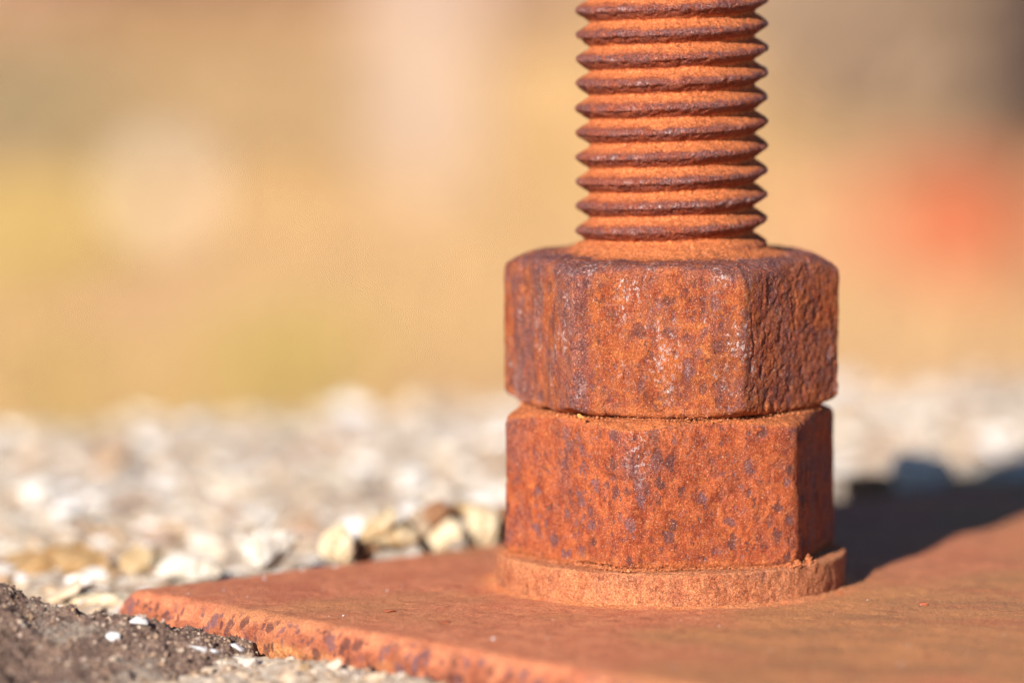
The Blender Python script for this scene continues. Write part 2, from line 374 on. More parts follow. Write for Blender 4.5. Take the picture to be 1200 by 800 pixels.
tag(washer, 'round rusty steel washer lying flat between the plate and the lower nut', 'washer')

# ------------------------------------------------------------------ hexagonal nuts
def nut(name, z0, z1, R, corner_deg, rflat_t, rflat_b, drop_t, drop_b, sig_th, sig_p, mat, seed, extra):
    nth = 960; th = np.linspace(0, 2*math.pi, nth, endpoint=False)
    a0 = math.radians(-90+corner_deg); ap = R*math.cos(math.pi/6)
    loc = (th-a0) % (math.pi/3)-math.pi/6
    rh = ap/np.cos(loc)
    k = int(4*sig_th); g = np.exp(-.5*(np.arange(-k, k+1)/(sig_th))**2); g /= g.sum()
    rh = np.convolve(np.concatenate([rh[-k:], rh, rh[:k]]), g, 'valid')
    rows = []; nprof = 300
    for i in range(nth):
        r = rh[i]; f = np.clip((r-ap)/(R*.985-ap), 0, 1)
        dt = .8+drop_t*f; db = .3+drop_b*f
        P = smooth_poly([(18.0, z0), (rflat_b, z0), (r, z0+db), (r, z1-dt), (rflat_t, z1), (18.0, z1)], .35, sig_p)
        s = np.concatenate([[0], np.cumsum(np.linalg.norm(np.diff(P, axis=0), axis=1))]); t = np.linspace(0, s[-1], nprof)
        rows.append(np.stack([np.interp(t, s, P[:, 0]), np.interp(t, s, P[:, 1])], 1))
    G = np.array(rows); A = th[:, None]
    V = np.stack([G[..., 0]*np.cos(A), G[..., 0]*np.sin(A), G[..., 1]], -1).reshape(-1, 3); Q = grid_quads(nth, nprof, True)
    N = vnormals(V, Q)
    j = nprof//2
    if (N[j, :2]*V[j, :2]).sum() < 0: Q = Q[:, ::-1]; N = -N
    disp, at_ = extra(V, N, seed, th, z0, z1)
    return mesh_from(name, V+N*disp[:, None], Q, mat, at_)

def low_extra(V, N, sd, th, z0, z1):
    S_ = V*np.array([1, 1, .7])
    big = fbm(S_, .05, 2, sd); d = big*.30+fbm(S_, .18, 3, sd+1)*.16+fbm(V, .8, 3, sd+2)*.06
    pit = sstep(.42, .75, fbm(S_, .55, 2, sd+3)); d -= .22*pit
    d -= .5*sstep(.45, .9, fbm(V, .11, 2, sd+4))*sstep(.8, .3, N[:, 2]*0+np.abs(V[:, 2]-(z0+z1)/2)/(z1-z0)*0)
    up = sstep(.25, .8, N[:, 2])
    az = np.degrees(np.arctan2(V[:, 1], V[:, 0]))+90   # from the viewer, to the right
    topband = sstep(z1-7.5, z1-1.5, V[:, 2]+fbm(V, .15, 3, sd+6)*2)
    dust = np.clip(.9*up+.28*topband*sstep(-.4, .4, fbm(V, .09, 3, sd+7))+.7*sstep(z0+2.6, z0+.4, V[:, 2]+fbm(V, .3, 2, sd+8)), 0, .9)
    # rain-washed dark streak under the top edge, on the corner towards the viewer
    def streak(a, wd, zl, zh): return np.exp(-((az-a+fbm(V, .2, 2, sd+11)*2.5)/wd)**2)*sstep(zl, zh, V[:, 2]+fbm(V, .25, 2, sd+12)*2)
    wear_shade = .95*streak(-12.5, 6.5, 17, 28)*sstep(-.5, .3, fbm(V, .35, 3, sd+13))+.7*np.exp(-((az+78)/13)**2)*sstep(-.45, .4, fbm(S_, .14, 3, sd+14))
    wear_shade += .55*streak(-46, 5, 12, 24)*sstep(-.2, .5, fbm(V, .3, 3, sd+15))
    wear_shade += .8*np.exp(-((az-43.4)/3)**2)*sstep(z1-7, z1-2, V[:, 2])
    wear_shade = wear_shade*(1-up*.8)
    wear_shade = np.maximum(wear_shade, .6*sstep(44, 56, az)*sstep(125, 108, az)*sstep(-.7, .2, fbm(S_, .18, 3, sd+17)))  # right face in purple patina: its shade is put into the colour
    lime = .9*np.exp(-((az+12.5)/4.0)**2)*sstep(20, 27, V[:, 2])*sstep(z1-.8, z1-2.5, V[:, 2])
    return d, {'dust': dust, 'wear_shade': np.clip(wear_shade+pit*.35, 0, 1), 'yellow': 0*az, 'lime': lime}
def up_extra(V, N, sd, th, z0, z1):
    S_ = V*np.array([1, 1, .55])
    az = np.degrees(np.arctan2(V[:, 1], V[:, 0]))+90
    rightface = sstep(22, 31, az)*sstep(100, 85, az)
    d = (fbm(S_, .05, 2, sd)*.16+fbm(S_, .2, 3, sd+1)*.14)*(1-.55*rightface)+fbm(V, .8, 3, sd+2)*.08
    d += rightface*(fbm(V, .7, 3, sd+5, .75)*.12)
    leftface = sstep(-28, -38, az)
    d += leftface*(np.sin(np.radians(az)*20+fbm(V, .1, 2, sd+9)*2)*.18+fbm(S_*np.array([1, 1, .4]), .22, 2, sd+10)*.3)
    pit = sstep(.42, .75, fbm(S_, .55, 2, sd+3)); d -= .24*pit
    up = sstep(.3, .85, N[:, 2])
    edge_ = np.exp(-((V[:, 2]-(z1-1.8))/2.4)**2)
    wear_shade = .45*edge_*sstep(-.5, .3, fbm(V, .16, 3, sd+6))+.7*np.exp(-((az-23)/2.2)**2)*sstep(-.4, .4, fbm(V, .2, 3, sd+7))
    wear_shade += .8*leftface*sstep(-.45, .35, fbm(S_, .16, 3, sd+8))+.8*np.exp(-((az+35)/3)**2)*sstep(-.7, .2, fbm(S_, .2, 3, sd+12))+.35*rightface*sstep(0, .6, fbm(V, .13, 3, sd+13))  # right face: purple patina carried over from the lower nut's painted shade
    rr = np.hypot(V[:, 0], V[:, 1])
    powder = sstep(22.3, 19.9, rr+fbm(V, .25, 3, sd+14)*1.2)*up
    wear_shade = wear_shade*(1-powder)+.6*up*(1-powder)*sstep(-.6, .2, fbm(V, .2, 3, sd+15))
    dust = np.clip(.95*powder+.55*sstep(z0+2.6, z0+.6, V[:, 2]+fbm(V, .3, 2, sd+16)), 0, .95)
    d += up*(1.6*np.exp(-np.maximum(rr-18.2, 0)/1.3))
    return d, {'dust': dust, 'wear_shade': np.clip(wear_shade+pit*.3, 0, 1)*(1-dust), 'yellow': 0*az, 'lime': 0*az}
Z1, Z2, Z3 = 6.45, 34.6, 63.6
LM = rust('lower_nut_rust', purple=.30, pits=.85, white=.15, brown=.18, off=10, base=(.41, .098, .034))
UM = rust('upper_nut_rust', purple=.5, pits=.6, white=1.0, brown=.55, off=200, base=(.37, .100, .032), stretch=(1, 1, .55))
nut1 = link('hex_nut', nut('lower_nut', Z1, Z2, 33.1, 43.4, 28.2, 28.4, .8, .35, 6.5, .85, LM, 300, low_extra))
tag(nut1, 'lower of two rusty hexagonal nuts, orange with purple pits, standing on the washer', 'nut', 'hexagonal nuts on the threaded bolt')
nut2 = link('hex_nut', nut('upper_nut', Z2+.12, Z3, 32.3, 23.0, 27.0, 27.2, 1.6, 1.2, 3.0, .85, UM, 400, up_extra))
tag(nut2, 'upper of two rusty hexagonal nuts, with whitish crust, directly below the bare thread', 'nut', 'hexagonal nuts on the threaded bolt')

# ------------------------------------------------------------------ threaded bolt
PITCH_T, RM, TD = 4.633, 18.35, 2.75
zz = np.concatenate([np.arange(40, 61, 1.0), np.arange(61, 116, .16), np.arange(116, 150, .4), [150.0]])
nth = 640; th = np.linspace(0, 2*math.pi, nth, endpoint=False)
A, Zg = np.meshgrid(th, zz, indexing='ij')
ph = ((Zg-67.9)/PITCH_T-(A-math.pi)/(2*math.pi)+.5) % 1-.5      # 0 on the crest
P0 = np.stack([18*np.cos(A), 18*np.sin(A), Zg], -1).reshape(-1, 3)
wob = (fbm(P0, .10, 2, 501)*.018+fbm(P0, .45, 2, 503)*.014).reshape(A.shape)
a_ = np.abs(ph+wob); hgt = 1-np.clip((a_-.035)/(.5-.035-.06), 0, 1); hgt = 1-(1-hgt)**1.1; hgt = hgt*.85+.15*hgt*hgt*(3-2*hgt)
Rg = RM-TD+TD*hgt-.16*np.exp(-(a_/.07)**2)+.12
fill = 18.5-1.9*np.maximum(0, Zg-64.9-.25*wob*20); Rg = np.where(Zg < 67, np.maximum(Rg, fill), Rg)
end = np.clip((Zg-146.5)/3.5, 0, 1); Rg = Rg*(1-end*.14)
V = np.stack([Rg*np.cos(A), Rg*np.sin(A), Zg], -1).reshape(-1, 3); Q = grid_quads(nth, len(zz), True)
n0 = len(V); V = np.concatenate([V, [[0, 0, 150.3]]])
tp = np.arange(nth)*len(zz)+len(zz)-1
N = vnormals(V, Q); j = len(zz)//2
if (N[j, :2]*V[j, :2]).sum() < 0: Q = Q[:, ::-1]; N = -N
capq = np.stack([tp, np.roll(tp, -1), np.full(nth, n0), np.full(nth, n0)], 1)
f_ = (ph.ravel()); f_ = np.append(f_, 0)
cr = np.exp(-(f_/.10)**2)
disp = fbm(V, .3, 3, 511)*.10+fbm(V, .95, 3, 513, .6)*.085-.24*cr*sstep(.15, .65, fbm(V, .5, 3, 515))-.15*sstep(.5, .8, fbm(V, 1.0, 2, 517))
disp -= .26*np.exp(-((f_+.19)/.07)**2)*sstep(-.25, .35, fbm(V, .75, 3, 519))        # ragged lower lip
azb = np.degrees(np.arctan2(V[:, 1], V[:, 0]))+90; rt = sstep(-50, 60, azb)*.10
powder = np.where(f_ > 0, sstep(.16-rt, .34-rt, f_+fbm(V, .35, 3, 520)*.07), sstep(-.35, -.44, f_+fbm(V, .35, 2, 521)*.05))
wear_shade = np.clip(np.exp(-((f_-.02)/.17)**2)*1.35, 0, 1)*(.5+.5*sstep(-.6, .3, fbm(V, .13, 3, 522)))
wear_shade = np.maximum(wear_shade, .55*np.exp(-((f_+.20)/.09)**2)*sstep(-.4, .3, fbm(V, .6, 3, 523)))  # dark lower flank: shade of the rough thread put into the colour
limev = .9*np.exp(-((f_)/.07)**2)*sstep(.05, .5, fbm(V, .16, 2, 524))
low = sstep(67.0, 64.0, V[:, 2])
V2 = V+N*disp[:, None]*np.where(V[:, 2] < 150.2, 1, 0)[:, None]
BM = rust('bolt_rust', purple=.25, pits=.15, brown=.1, off=330, base=(.31, .066, .024), dustcol=(.59, .175, .058))
me = bpy.data.meshes.new('tmp'); bpy.data.meshes.remove(me)
V2q = V2; Qall = Q
bolt = link('threaded_bolt', mesh_from('threaded_bolt', V2q, Qall, BM, {'dust': np.clip(powder*.95+low, 0, 1)*.95, 'wear_shade': wear_shade*(1-low), 'yellow': 0*f_, 'lime': limev}))
bm = bmesh.new(); bm.from_mesh(bolt.data); bm.verts.ensure_lookup_table()
try: bm.faces.new([bm.verts[int(i)] for i in tp])
except ValueError: pass
bm.to_mesh(bolt.data); bm.free()
tag(bolt, 'vertical rusty threaded steel bolt rising out of the upper nut and the frame', 'bolt')

# ------------------------------------------------------------------ stones, crumbs
def hull_stone(seed, sx, sy, sz, npts=16, sub=0, rough=0.0, box=.55):
    r = random.Random(seed); bm = bmesh.new()
    for _ in range(npts):
        v = Vector((r.gauss(0, 1), r.gauss(0, 1), r.gauss(0, 1))).normalized()
        m_ = max(abs(v.x), abs(v.y), abs(v.z)); v = v*(1-box)+v/m_*box*.8
        v *= r.uniform(.9, 1.03)
        bm.verts.new((v.x*sx/2, v.y*sy/2, v.z*sz/2))
    bmesh.ops.convex_hull(bm, input=bm.verts)
    loose = [v for v in bm.verts if not v.link_faces]; bmesh.ops.delete(bm, geom=loose, context='VERTS')
    if sub:
        bmesh.ops.bevel(bm, geom=list(bm.edges)+list(bm.verts), offset=min(sx, sy, sz)*.05, segments=1, affect='EDGES', profile=.5)
        bmesh.ops.triangulate(bm, faces=bm.faces)
        for _ in range(sub): bmesh.ops.subdivide_edges(bm, edges=bm.edges, cuts=1, use_grid_fill=True)
    bmesh.ops.triangulate(bm, faces=bm.faces); bm.verts.ensure_lookup_table()
    V = np.array([v.co[:] for v in bm.verts]); Q = np.array([[v.index for v in f.verts] for f in bm.faces]); bm.free()
    if rough:
        N = vnormals(V, Q); V = V+N*(rough*(fbm(V+seed, .35, 3, seed % 97)+.5*fbm(V+seed, 1.2, 2, 5)))[:, None]
    return V, Q
def scatter_mesh(name, protos, pts, sizes, mat, seed, tilt=.5):
    r = np.random.default_rng(seed); VV, QQ, TT, n = [], [], [], 0
    for p, s in zip(pts, sizes):
        V, Q = protos[r.integers(len(protos))]
        a, b, c = r.uniform(0, 6.28), r.normal()*tilt, r.normal()*tilt
        M = np.array((Matrix.Rotation(a, 3, 'Z') @ Matrix.Rotation(b, 3, 'X') @ Matrix.Rotation(c, 3, 'Y')))
        VV.append((V*s)@M.T+p); QQ.append(Q+n); n += len(V); TT.append(np.full(len(V), r.random()))
    return mesh_from(name, np.concatenate(VV), np.concatenate(QQ), mat, {'tone': np.concatenate(TT)}, smooth=False)

GM = stone_mat('gravel_stone', 'gravel')
unit = [hull_stone(100+k, 1.0, random.uniform(.6, .95), random.uniform(.17, .34), 14) for k in range(14)]
# candidate places on the slab, denser behind the plate
pts, siz = [], []
r = np.random.default_rng(11)
def ok_place(x, y, s):
    return plate_dist(np.array([x]), np.array([y]))[0] > s*.42
N_GR = 4200
while len(pts) < N_GR:
    if r.random() < .86: x, t = r.uniform(-210, 190), r.uniform(-10, 400)
    else: x, t = r.uniform(-420, 420), r.uniform(-160, 400)
    y = t*back_limit(x)/400 if t > 0 else t
    if y > back_limit(x)-4: continue
    s = float(np.clip(r.lognormal(1.50, .58), 1.6, 15))
    u, v = plate_uv(x, y)
    if v > -1 and (u < 4): s = min(s, 3.2)          # in front of the plate only fine stuff
    if -34 < v < 0 and 25 < u < 215: s = min(s, 4.0)
    if not ok_place(x, y, s): continue
    pts.append((x, y)); siz.append(s)
pts = np.array(pts); siz = np.array(siz)
gz = ground_z(pts[:, 0], pts[:, 1])+siz*.04
pos = np.column_stack([pts, gz])
# how large each one shows
dist = pos[:, 1]+DIST; px = 600+F_PX*(pos[:, 0]-CAM_X)/dist; e = np.arctan2(CAM_H-pos[:, 2], dist); py = 400+F_PX*np.tan(e-PITCH)
vis = (px > 0) & (px < 1200) & (py < 800) & (plate_uv(pos[:, 0], pos[:, 1])[1] < 2) & ~((px > 600) & (px < 965))
score = np.where(vis, siz/dist, -siz)
order = np.argsort(-score); ind, rest = order[:290], order[290:]
shared = [mesh_from('stone_shape', V, Q, GM, smooth=False) for V, Q in unit]
for i in ind:
    o = link('stone', shared[int(r.integers(len(shared)))], slab, pos[i]*MM)
    o.scale = (siz[i],)*3; o.rotation_euler = (r.normal()*.25, r.normal()*.25, r.uniform(0, 6.28))
g = link('gravel', scatter_mesh('gravel', unit, pos[rest], siz[rest], GM, 12, .25)); tag(g, 'pale stony grit and chippings strewn over the concrete', 'gravel', kind='stuff')

# ridge of larger stones along the far edge of the plate
CREAM = plain_stone('cream_stone', (.60, .48, .31), (.68, .60, .45), (.36, .21, .10), .3)
OCHRE = plain_stone('ochre_stone', (.44, .30, .15), (.60, .50, .34), (.15, .09, .05), .4)
DARKST = plain_stone('brown_stone', (.22, .11, .06), (.34, .19, .10), (.08, .05, .04), .4)
PALEST = plain_stone('pale_stone', (.62, .60, .56), (.56, .50, .42), (.45, .34, .22), .3)
WHITE = plain_stone('white_stone', (.72, .72, .76), (.62, .62, .66), (.5, .46, .42), .8)
G1 = 'stones along the far edge of the plate'
def rock(name, px, py, size, mat, label, seed, rot=(0, 0, 0), z=None, Y=None, group=G1, cat='stone', dy=0, box=.6):
    if group == G1 and px > 300:                       # just behind the far edge of the plate
        uu = np.linspace(0, 250, 600); ex = PA[0]+uu*eu[0]; ey = PA[1]+uu*eu[1]
        Y = float(ey[np.abs(600+F_PX*(ex-CAM_X)/(ey+DIST)-px).argmin()])+max(0, dy)+size[1]*.5; dy = 0; size = tuple(q*1.36 for q in size)
    p = at(px, py, z if z is not None else 0, Y)
    V, Q = hull_stone(seed, *size, npts=22, sub=2, rough=.06*min(size), box=box)
    o = link(name, mesh_from(name, V, Q, mat, smooth=False)); o.location = (p[0]*MM, (p[1]+dy)*MM, p[2]*MM); o.rotation_euler = rot
    tag(o, label, cat, group); return o
G1 = 'stones along the far edge of the plate'
rock('stone', 566, 620, (6.6, 6, 8.0), CREAM, 'cream squarish stone at the plate edge, nearest to the lower nut', 31, (.05, .05, .25), z=1.5, dy=1, box=.97)
rock('stone', 519, 628, (9.5, 5, 4.2), CREAM, 'pale yellow oblong stone leaning up towards the squarish one on the ridge', 34, (.1, -.62, .1), z=1.2, dy=1, box=.93)
rock('stone', 462, 633, (9.0, 6, 5.6), OCHRE, 'ochre mottled stone right of the dark hollow at the plate edge', 36, (.1, -.35, .3), z=1.2, dy=1, box=.9)
rock('stone', 491, 618, (6.0, 5, 6.2), plain_stone('grey_brown_stone', (.42, .32, .22), (.52, .42, .32), (.2, .12, .08), .35), 'grey-brown stone wedged between the ochre and the oblong stone', 43, (.1, .15, .4), z=4, dy=5, box=.9)
rock('stone', 510, 600, (4.4, 2.2, 5.4), DARKST, 'small brown pointed flake standing up on the stone ridge', 41, (.2, .6, .3), z=4, dy=3, box=.2)
rock('stone', 531, 605, (5, 4, 4), DARKST, 'dark filler stone added as the shade in the gap behind the oblong and squarish stones', 44, (.2, .6, .3), z=4, dy=7, box=.7)  # dark filler added to paint the shaded gap between the stones
rock('stone', 556, 598, (8, 5, 3), OCHRE, 'flat brown-topped stone capping the squarish cream stone', 45, (.1, .1, .2), z=4, dy=6, box=.8)
rock('stone', 592, 612, (4, 6, 7.5), DARKST, 'dark brown stone half hidden by the lower nut', 47, (.1, .1, .2), z=1, dy=3, box=.8)
rock('stone', 394, 636, (6, 6, 6.5), CREAM, 'rounded cream stone left of the dark hollow by the plate', 53, (.1, .3, .5), z=0, dy=1, box=.7)
rock('stone', 440, 618, (10, 6, 2.4), OCHRE, 'flat ochre stone bridging over the dark hollow behind the plate', 59, (.1, -.5, .3), z=4, dy=3, box=.8)
rock('stone', 424, 645, (5, 5, 4), DARKST, 'dark brown filler stone added as the shade deep in the hollow behind the plate', 61, (.4, .1, .4), z=-2, dy=4, box=.7)  # dark filler added to paint the shade inside the hollow
rock('stone', 219, 669, (17, 9, 7), PALEST, 'large white stone just behind the left part of the plate', 73, (.05, .1, .3), z=-2, dy=5)
rock('stone', 320, 645, (12, 9, 7), PALEST, 'pale grey stone between the white and cream stones behind plate', 79, (.1, .1, 1.3), z=-1.5, dy=8)
rock('stone', 118, 704, (14, 7, 4), CREAM, 'long cream stone lying left of the plate corner', 83, (.05, -.1, .2), z=-5)
rock('stone', 165, 662, (11, 9, 7), OCHRE, 'mossy ochre stone behind the left corner of the plate', 89, (.1, .1, .2), z=-3, dy=4)
rock('stone', 60, 672, (34, 18, 11), plain_stone('mossy_stone', (.30, .175, .075), (.40, .27, .14), (.2, .13, .05), .25), 'broad orange-brown mossy stone behind the dark concrete lump', 97, (.05, .05, .1), z=-5, dy=6)
rock('stone', 1080, 556, (13, 10, 8), PALEST, 'pale rounded stone in the bolt shadow behind the plate', 101, (.05, .05, .1), z=0, dy=10)
rock('stone', 1150, 568, (15, 8, 4), OCHRE, 'flat stone in shadow at the right far edge of the plate', 103, (.05, .05, .1), z=0, dy=0)
rock('stone', 1020, 574, (11, 7, 6), DARKST, 'dark stone in shadow just right of the lower nut', 107, (.1, .05, .1), z=0, dy=6)

# dark weathered lump of concrete in the left foreground
def lump_mat():
    m = NT('dark_concrete'); mid = m.noise(.25, 6, .7); fine = m.noise(1.6, 5, .75); vf = m.noise(4, 3, .7); d, r_, q = m.voro(.9, co=m.warp(.7, 1.2)); d2, r2, q2 = m.voro(.34, co=m.warp(1.5, .6))
    c = m.mix(m.ramp(mid, .38, .60), (.15, .098, .082), (.34, .225, .175))
    c = m.mix(m.math('MULTIPLY', m.ramp(d, .45, .2), m.ramp(r_, .45, .55)), c, m.mix(q, (.42, .31, .22), (.20, .12, .09)))
    c = m.mix(m.math('MULTIPLY', m.ramp(d2, .33, .2), m.ramp(r2, .74, .80)), c, m.mix(q2, (.55, .38, .22), (.55, .50, .46)))
    c = m.mix(m.ramp(m.noise(.06, 4, .6, off=9), .50, .62, 0, .65), c, (.46, .40, .34))
    c = m.mix(m.ramp(fine, .50, .62, 0, .8), c, (.06, .038, .034))
    return m.done(c, m.bump(m.math('ADD', m.math('ADD', mid, fine), m.math('MULTIPLY', vf, .5)), .9, 1), .9, .25)
lx = lin([(-260, -150, 2.0), (-150, -72, .34), (-72, -68, .34)]); ly = lin([(-130, -80, .8), (-80, -26, .34)])
X, Y = np.meshgrid(lx, ly, indexing='ij'); P = np.stack([X.ravel(), Y.ravel(), 0*X.ravel()], 1)
cz = np.interp(X.ravel(), [-260, -170, -140, -123, -119, -115.5, -107.8, -100, -92.3, -84, -78, -75.5, -72], [9, 9.5, 8.5, 6.2, 4.0, 2.4, 1.7, .6, -1.3, -3.4, -5.2, -8.5, -13])
yc = -47+.12*(X.ravel()+100)+fbm(P, .06, 2, 611)*3
dy_ = Y.ravel()-yc
prof_ = np.where(dy_ > 0, -(np.maximum(dy_, 0)/9.0)**2.2*9, -(np.abs(np.minimum(dy_, 0))**1.2)*.115)
nz = fbm(P, .09, 3, 601)*.9+fbm(P, .35, 3, 603)*.55+fbm(P, 1.1, 3, 605, .6)*.30
zl = cz+prof_+nz-np.maximum(0, 1.3*sstep(.3, .9, fbm(P, .25, 2, 607)))-10*sstep(-252, -260, P[:, 0])
zl = np.maximum(zl, -14.0)
Vl, Ql = skirt(np.stack([X, Y, zl.reshape(X.shape)], -1), -14.5)
lump = link('concrete_lump', mesh_from('concrete_lump', Vl, Ql, lump_mat())); tag(lump, 'dark brown rough lump of weathered concrete in the left foreground, overlapping the plate corner', 'concrete')
def on_lump(px, py):
    q = at(px, py, 0, -60); best = None
    for Yt in np.arange(-110, -36, .5):
        q = at(px, py, 0, Yt); i = np.abs(lx-q[0]).argmin(); j = np.abs(ly-q[1]).argmin()
        if zl.reshape(X.shape)[i, j] >= q[2]: return q
    return q
for k, (px_, py_, s_, lb, rt) in enumerate([(133, 748, (3.4, 2.4, 2.8), 'bluish white pointed stone chip on the face of the dark lump', (.2, .3, .2)),
        (163, 730, (4.2, 2.5, 2.0), 'white chip sitting on the crest of the dark lump', (.1, .25, .2)),
        (232, 761, (5.5, 2.5, 1.3), 'flat white chip low on the right slope of the dark lump', (.1, .3, .2)),
        (250, 766, (2.6, 2, 1.3), 'tiny white chip at the lower right end of the dark lump', (.1, .2, .9)),
        (278, 760, (3.6, 2.5, 1.2), 'grey-white flake on the tip of the dark lump', (.1, .45, .2))]):
    q = on_lump(px_, py_); V, Q = hull_stone(700+k, *s_, npts=14, sub=1, rough=.06)
    o = link('stone_chip', mesh_from('stone_chip', V, Q, WHITE, smooth=False)); o.location = (q+np.array([0, 0, .4]))*MM; o.rotation_euler = rt
    tag(o, lb, 'stone chip', 'white chips on the dark concrete lump')
# fine grit on the lump and in front of the plate
cr_un = [hull_stone(800+k, 1, .8, .7, 9) for k in range(6)]
gp, gs = [], []
zz_l = zl.reshape(X.shape)
for _ in range(9000):
    i, j = r.integers(80, len(lx)-1), r.integers(0, len(ly)-1)
    if zz_l[i, j] < -11: continue
    gp.append((lx[i], ly[j], zz_l[i, j]+.05)); gs.append(float(np.clip(r.lognormal(-.55, .5), .25, 2.6)))
LG = NT('grit_on_lump'); rr_ = LG.math('FRACT', LG.attr('tone')); cg = LG.n('ShaderNodeValToRGB'); cg.color_ramp.interpolation = 'CONSTANT'; LG.l(rr_, cg.inputs[0])
pl = [(.14, .09, .07), (.30, .21, .15), (.44, .35, .28), (.09, .06, .05), (.38, .25, .16), (.24, .16, .12), (.13, .08, .07), (.32, .24, .20)]
while len(cg.color_ramp.elements) < len(pl): cg.color_ramp.elements.new(.5)
for k, p in enumerate(pl): cg.color_ramp.elements[k].position = k/len(pl); cg.color_ramp.elements[k].color = (*p, 1)
LGM = LG.done(cg.outputs[0], LG.bump(LG.noise(2.5, 3), .2, .6), .85, .3)
g2 = link('grit', scatter_mesh('grit', cr_un, np.array(gp), gs, LGM, 14)); tag(g2, 'brown and pale grit stuck on the dark concrete lump', 'grit', kind='stuff')
CHM = stone_mat('chipping_stone', 'chip')
# foreground chippings before the plate
fp, fs = [], []
while len(fp) < 3200:
    x, y = r.uniform(-150, 60), r.uniform(-170, -20)
    if plate_dist(np.array([x]), np.array([y]))[0] < 1.2: continue
    s = float(np.clip(r.lognormal(.50, .6), .7, 5.0)); u, v = plate_uv(x, y)
    fp.append((x, y, ground_z(x, y)[0]-s*.05)); fs.append(s)
g3 = link('chippings', scatter_mesh('chippings', cr_un, np.array(fp), fs, CHM, 15, .3)); tag(g3, 'fine pale chippings along the near edge of the rusty plate', 'chippings', kind='stuff')

# crumbs of rust: on the washer round the nut, in the joint between the nuts, round the thread, on the plate
CRM = NT('rust_crumb'); CRMt = CRM.done(CRM.mix(CRM.attr('tone'), (.38, .11, .045), (.60, .24, .11)), CRM.bump(CRM.noise(4, 2), .1, .6), .95, .1)
def hexr(a, R, corner_deg):
    a0 = math.radians(-90+corner_deg); loc = (a-a0) % (math.pi/3)-math.pi/6; return R*math.cos(math.pi/6)/np.cos(loc)
cp, cs_ = [], []
for _ in range(9000):        # at the foot of the lower nut
    a = r.uniform(math.radians(-200), math.radians(20)); rr = hexr(a, 32.5, 43.4)+r.exponential(.45)-.5
    if rr > 33.3: continue
    cp.append((rr*math.cos(a), rr*math.sin(a), WT+.1+r.exponential(.28)*math.exp(-max(0, rr-hexr(a, 32.5, 43.4))/.8))); cs_.append(float(np.clip(r.lognormal(-1.45, .45), .12, .8)))
for _ in range(2600):        # joint between the nuts
    a = r.uniform(math.radians(-200), math.radians(20)); rr = min(28.0, hexr(a, 32.2, 43.4))+r.normal()*.5
    cp.append((rr*math.cos(a), rr*math.sin(a), Z2-.15+r.normal()*.28)); cs_.append(float(np.clip(r.lognormal(-1.45, .45), .12, .7)))
for _ in range(2500):        # round the thread on the upper nut
    a = r.uniform(math.radians(-200), math.radians(20)); rr = 18.3+r.exponential(1.2)
    if rr > 24: continue
    cp.append((rr*math.cos(a), rr*math.sin(a), Z3+.15+1.6*math.exp(-(rr-18.2)/1.3)*.9)); cs_.append(float(np.clip(r.lognormal(-1.8, .4), .1, .45)))
for _ in range(5200):        # on the plate round the washer
    a = r.uniform(math.radians(-200), math.radians(20)); rr = 33.8+r.exponential(1.0)
    cp.append((rr*math.cos(a), rr*math.sin(a), .10+.35*math.exp(-((rr-33.6)/1.1)**2))); cs_.append(float(np.clip(r.lognormal(-1.75, .45), .1, .6)))
# two ragged scabs standing at the right foot of the nut
for (bx, by, bz, n_, hh) in ((23.0, -23.6, WT, 90, 1.2), (25.4, -20.6, WT, 60, 2.0), (21.5, -24.6, WT, 90, .8)):
    for _ in range(n_):
        t = r.random(); cp.append((bx+r.normal()*.55*(1.2-t), by+r.normal()*.45*(1.3-t), bz+t*hh)); cs_.append(float(r.uniform(.35, .8)*(1.2-.7*t)))
g4 = link('rust_crumbs', scatter_mesh('rust_crumbs', cr_un, np.array(cp), cs_, CRMt, 16)); tag(g4, 'orange rust crumbs gathered around the washer, nuts and thread', 'rust crumbs', kind='stuff')
# pale sand grains on the plate
sp, ss = [], []
for (px_, py_, s_) in ((393, 664, 1.0), (309, 679, .8), (354, 668, .7), (578, 750, .9), (290, 700, .5), (262, 692, .5), (1083, 708, .8)):
    q = at(px_, py_, 0); sp.append((q[0], q[1], s_*.3)); ss.append(s_)
for _ in range(160):
    u, v = r.uniform(4, PL-8), r.uniform(4, PL-8); x = PA[0]+u*eu[0]+v*ev[0]; y = PA[1]+u*eu[1]+v*ev[1]
    if math.hypot(x, y) > 37: sp.append((x, y, .15)); ss.append(float(r.uniform(.2, .5)))
g5 = link('sand_grains', scatter_mesh('sand_grains', cr_un, np.array(sp), ss, WHITE, 17)); tag(g5, 'pale sand grains scattered over the rusty plate', 'sand', kind='stuff')
# reddish flakes lying on the plate
FM = plain_stone('rust_flake_skin', (.34, .09, .045), (.40, .12, .06), (.2, .06, .03), .8)
for k, (px_, py_, lb, s_) in enumerate(((457, 717, 'thin dark rust flake on the plate left of the washer', (2.6, 1.8, .7)), (522, 730, 'orange rust flake on the plate below the washer', (2.8, 2.0, .6)), (1082, 709, 'small brown rust flake on the plate right of the washer', (2.4, 1.5, .9)))):
    q = at(px_, py_, 0); V, Q = hull_stone(900+k, *s_, npts=12, sub=1, rough=.05)
    o = link('rust_flake', mesh_from('rust_flake', V, Q, FM, smooth=False)); o.location = (q+np.array([0, 0, .25]))*MM; tag(o, lb, 'rust flake', 'loose rust flakes on the plate')
V, Q = hull_stone(950, 2.6, 1.2, .9, npts=12, sub=1, rough=.08)
q = at(682, 489, 0, -26.6); o = link('rust_flake', mesh_from('yellow_flake', V, Q, plain_stone('yellow_flake', (.70, .38, .10), (.78, .50, .18), (.5, .2, .05), .9), smooth=False))
